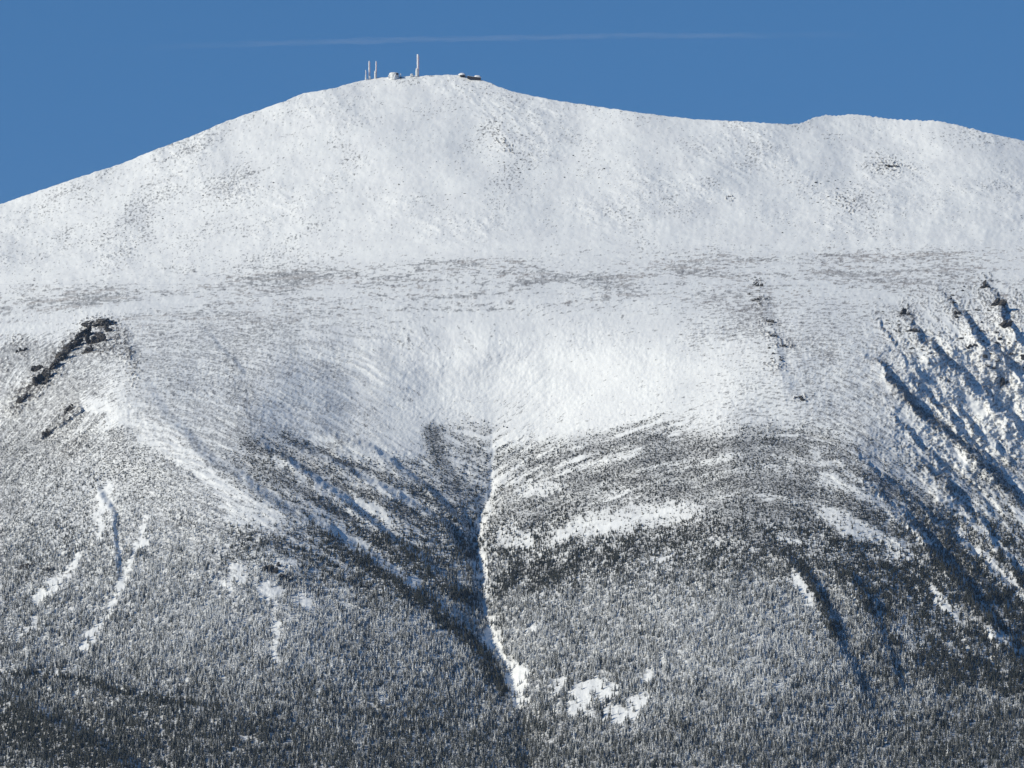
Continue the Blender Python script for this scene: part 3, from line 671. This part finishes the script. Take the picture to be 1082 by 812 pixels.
# ---------------------------------------------------------------- summit buildings
def top(px):
    j = int(np.argmin(np.abs(cols-px))); return float(Xw[-1, j]), float(Yw[-1, j]), float(Zw[-1, j])
PXM = None
def mast(px, ytop, r0, r1, label, base=None, red=0.5):
    x, y, z = top(px); k = y/F; hgt_ = (float(np.interp(px, cols, sky))-ytop)*k
    e = empty('radio_mast', (x, y-2, z-1.5)); tag(e, label, 'mast', 'rime-covered masts on the summit')
    n = 9; prof = [((r0+(r1-r0)*i/n)*random.uniform(.8, 1.2), 2+(hgt_)*i/n) for i in range(n+1)]
    obj('rime_column', bm_mesh(lathe(prof, 10, .12, px), 'rime_column', m_rime), e)
    bm = bmesh.new(); rr = r1*0.9; H = hgt_*1.0
    for sx_, sy_ in ((1, 1), (1, -1)): box(bm, sx_*rr-.18+r1*.5, sx_*rr+.18+r1*.5, sy_*rr-.18, sy_*rr+.18, 0, H)
    z_ = 1.0
    while z_ < H-2: box(bm, rr*.6, rr+.6, -rr, rr, z_, z_+.25); z_ += 2.5
    obj('steel_frame', bm_mesh(bm, 'steel_frame', m_red), e)
    if base:
        bw, bh, off = base; bm = lathe([(bw, 0), (bw*1.02, bh*.6), (bw*.8, bh*.92), (bw*.35, bh)], 12, .08, px+1); m = bm_mesh(bm, 'ice_sheathed_base', m_wall)
        obj('ice_sheathed_base', m, e, (off, -.3, 0))
    return e
mast(386.6, 74.5, .75, .45, 'shortest rime-white mast, leftmost on the summit', (1.2, 9, 0))
mast(390.2, 65, 1.25, .95, 'tall rime-covered mast, second from the left on the summit', (1.7, 6, .6))
mast(397, 65.2, .95, .7, 'tall thin rimed mast with thick white base, left of the domed building', (1.6, 13, -1.2))
mast(441.2, 58, 1.7, 1.35, 'tallest rime-white tower standing alone right of the domed building', (2.2, 14, -1.3))
# domed building
x, y, z = top(416); k = y/F
e = empty('domed_building', (x, y-4, z-2)); tag(e, 'rounded rime-covered building with a dark window, left of the tallest tower', 'building')
bm = lathe([(8.4, -3), (8.2, 4), (7.8, 7), (6.8, 8.6), (4.6, 9.4), (1.5, 9.7)], 20, .06, 3); obj('rounded_wall', bm_mesh(bm, 'rounded_wall', m_wall), e)
bm = bmesh.new(); box(bm, 3.6, 7.6, -7.6, -2.2, 5.0, 8.0, .1); obj('window', bm_mesh(bm, 'window', m_glass), e)
bm = bmesh.new(); box(bm, -9.2, -4, -6, 2, 0, 5.0, .5); obj('annex', bm_mesh(bm, 'annex', m_wall), e)
x, y, z = top(423.3); e = empty('rimed_post', (x, y-6, z-3)); tag(e, 'stubby rimed post beside the domed building', 'post')
obj('shaft', bm_mesh(lathe([(.9, 0), (.8, 4), (.9, 7), (.4, 7.6)], 10, .1, 5), 'shaft', m_rime), e)
obj('footing', bm_mesh(lathe([(1.6, -3), (1.3, 1.5), (.9, 2.2)], 8, .1, 6), 'footing', m_dark), e)
x, y, z = top(434.8); e = empty('snow_covered_hut', (x, y-4, z-2)); tag(e, 'tiny snow-buried hut at the foot of the tallest tower', 'hut')
bm = bmesh.new(); box(bm, -2.4, 2.4, -2, 2, 0, 3.6, .4); obj('hut_wall', bm_mesh(bm, 'hut_wall', m_wall), e)
bm = lathe([(2.7, 3.61), (2.5, 4.3), (1.2, 4.9)], 10, .06, 9); obj('snow_cap', bm_mesh(bm, 'snow_cap', m_rime), e)
# mound-roofed building and long low one at the right end of the summit
x, y, z = top(488.5); e = empty('mound_roofed_building', (x, y-6, z-2.2)); tag(e, 'small building under a rounded snow mound roof, left of the long dark building', 'building')
bm = bmesh.new(); box(bm, -3.5, 5, -3, 3, 0, 2.6, .1); obj('dark_wall', bm_mesh(bm, 'dark_wall', m_dark), e)  # dark colour stands in for the shade under the mound
bm = lathe([(6.6, 2.3), (6.2, 3.4), (4.4, 5.0), (2, 5.9)], 16, .06, 12); obj('snow_roof', bm_mesh(bm, 'snow_roof', m_rime), e)
x, y, z = top(500.5); k = y/F
e = empty('long_low_building', (x, y-7, z-2.2)); e.rotation_euler = (0, R(7), 0); tag(e, 'long low dark-walled building with snow on its roof, at the right end of the summit', 'building')
bm = bmesh.new(); box(bm, -11, 11.5, -4, 5, -1, 2.8, .1); obj('dark_wall', bm_mesh(bm, 'dark_wall', m_dark), e)
bm = bmesh.new(); box(bm, -11.5, 12, -3.8, 5.5, 2.805, 3.3, .15); obj('flat_roof', bm_mesh(bm, 'flat_roof', m_wall), e)
for i in range(5):
    bm = bmesh.new(); box(bm, -9.5+i*4.1, -7.4+i*4.1, -4.12, -4.003, .9, 2.0); obj('window', bm_mesh(bm, 'window', m_glass), e)
bm = lathe([(5, 3.305), (4.8, 4.6), (3.6, 5.8), (1.4, 6.2)], 14, .07, 21)
bmesh.ops.scale(bm, vec=(1.1, .7, 1), verts=bm.verts); obj('snow_drift', bm_mesh(bm, 'snow_drift', m_rime), e, (6, 0, 0))
m_sb = crag(77, 2.1, 2.1, 2.0); m_sb.materials.clear(); m_sb.materials.append(m_rime)
o = obj('boulder', m_sb, loc=ground(516.5, 91)); tag(o, 'bright snow-plastered boulder on the skyline right of the long dark building', 'boulder')

# ---------------------------------------------------------------- valley sheet, sky trail
m_val, nt, b = mat('valley_woods')
nt.links.new(mixc(nt, ramp(nt, noise(nt, 0.01, 5), 0.4, 0.6), (0.10, 0.11, 0.12), (0.45, 0.46, 0.48)), b.inputs['Base Color'])
bm = bmesh.new(); vs = [bm.verts.new(p) for p in ((-60000, -60000, 800), (60000, -60000, 800), (60000, 90000, 800), (-60000, 90000, 800))]; bm.faces.new(vs)
o = obj('valley_ground', bm_mesh(bm, 'valley_ground', m_val)); o['kind'] = 'structure'

m_con, nt, b = mat('thin_ice_cloud')
b.inputs['Base Color'].default_value = (0.9, 0.9, 0.9, 1); b.inputs['Roughness'].default_value = 1
tc = N(nt, 'ShaderNodeTexCoord'); sp = N(nt, 'ShaderNodeSeparateXYZ'); nt.links.new(tc.outputs['Generated'], sp.inputs[0])
mpn = N(nt, 'ShaderNodeMapping'); nt.links.new(tc.outputs['Generated'], mpn.inputs[0]); mpn.inputs['Scale'].default_value = (14, 1, 3)
nz = noise(nt, 1.0, 4, .6, mpn.outputs[0])
ends = math_(nt, 'MULTIPLY', ramp(nt, sp.outputs[0], 0.0, 0.5), ramp(nt, math_(nt, 'SUBTRACT', 1.0, sp.outputs[0]), 0.0, 0.35))
lw = N(nt, 'ShaderNodeLayerWeight'); lw.inputs[0].default_value = .5
core = math_(nt, 'SUBTRACT', 1.0, lw.outputs['Facing'])
alpha = math_(nt, 'MULTIPLY', math_(nt, 'MULTIPLY', ends, ramp(nt, nz, 0.2, 0.75)), math_(nt, 'MULTIPLY', core, 0.075))
nt.links.new(alpha, b.inputs['Alpha'])
bm = bmesh.new(); n = 80; L = []
for i in range(n+1):
    u = i/n; px = 60+u*900; py = float(np.interp(px, [60, 200, 420, 640, 930], [54, 48.5, 42.5, 38.5, 37])); c = W(px, py, 40000)
    rad = 25*(.7+.5*random.random())
    L.append([bm.verts.new((c[0], c[1]+rad*math.cos(a), c[2]+rad*math.sin(a))) for a in [2*math.pi*q/10 for q in range(10)]])
for a, c in zip(L, L[1:]):
    for q in range(10):
        fce = bm.faces.new((a[q], a[(q+1) % 10], c[(q+1) % 10], c[q])); fce.smooth = True
tag(obj('vapour_trail', bm_mesh(bm, 'vapour_trail', m_con)), 'faint thin white vapour trail across the blue sky above the summit', 'vapour trail')

# ---------------------------------------------------------------- the air between
m_air = bpy.data.materials.new('thin_air'); m_air.use_nodes = True; nt = m_air.node_tree
nt.nodes.remove(nt.nodes['Principled BSDF']); pv = N(nt, 'ShaderNodeVolumePrincipled')
pv.inputs['Color'].default_value = (0.50, 0.70, 1.0, 1); pv.inputs['Density'].default_value = 8.0e-6; pv.inputs['Anisotropy'].default_value = 0.0
nt.links.new(pv.outputs[0], nt.nodes['Material Output'].inputs['Volume'])
bm = bmesh.new(); box(bm, -14000, 14000, -2500, 20000, 798, 2160)
o = obj('haze', bm_mesh(bm, 'haze', m_air)); o['kind'] = 'stuff'

# ---------------------------------------------------------------- light
AZ = R(-113)     # sun to the left, a little on the viewer's side.  azimuth from +Y clockwise
EL = R(30)
sd = (math.sin(AZ)*math.cos(EL), math.cos(AZ)*math.cos(EL), math.sin(EL))
from mathutils import Vector
sl = bpy.data.lights.new('sun', 'SUN'); sl.energy = 4.25; sl.angle = R(0.5); sl.color = (1, 0.945, 0.785)
so = bpy.data.objects.new('sun', sl); C.objects.link(so); so.rotation_euler = Vector(sd).to_track_quat('Z', 'Y').to_euler()
w = bpy.data.worlds.new('World'); S.world = w; w.use_nodes = True; nt = w.node_tree
bg = nt.nodes['Background']; st = N(nt, 'ShaderNodeTexSky', sky_type='NISHITA'); st.sun_disc = False
st.sun_elevation = EL; st.sun_rotation = AZ; st.altitude = 2500; st.air_density = 1.0; st.dust_density = 0.0; st.ozone_density = 4.0
tc = N(nt, 'ShaderNodeTexCoord'); va = N(nt, 'ShaderNodeVectorMath', operation='ADD'); va.inputs[1].default_value = (0, 0, 0.36)
vn = N(nt, 'ShaderNodeVectorMath', operation='NORMALIZE')
nt.links.new(tc.outputs['Generated'], va.inputs[0]); nt.links.new(va.outputs[0], vn.inputs[0]); nt.links.new(vn.outputs[0], st.inputs[0])
nt.links.new(mixc(nt, 1.0, st.outputs[0], (0.66, 1.06, 1.16), 'MULTIPLY'), bg.inputs[0]); bg.inputs[1].default_value = 0.122

# ---------------------------------------------------------------- camera
cam = bpy.data.cameras.new('camera'); co_ = bpy.data.objects.new('camera', cam); C.objects.link(co_)
co_.location = (0, 0, EYE); co_.rotation_euler = (R(90), 0, 0)
cam.sensor_width = 36; cam.lens = 36*F/1082; cam.clip_start = 10; cam.clip_end = 200000
S.camera = co_
S.view_settings.view_transform = 'Standard'; S.view_settings.look = 'None'; S.view_settings.exposure = 0; S.view_settings.gamma = 1
S.cycles.max_bounces = 4; S.cycles.diffuse_bounces = 2
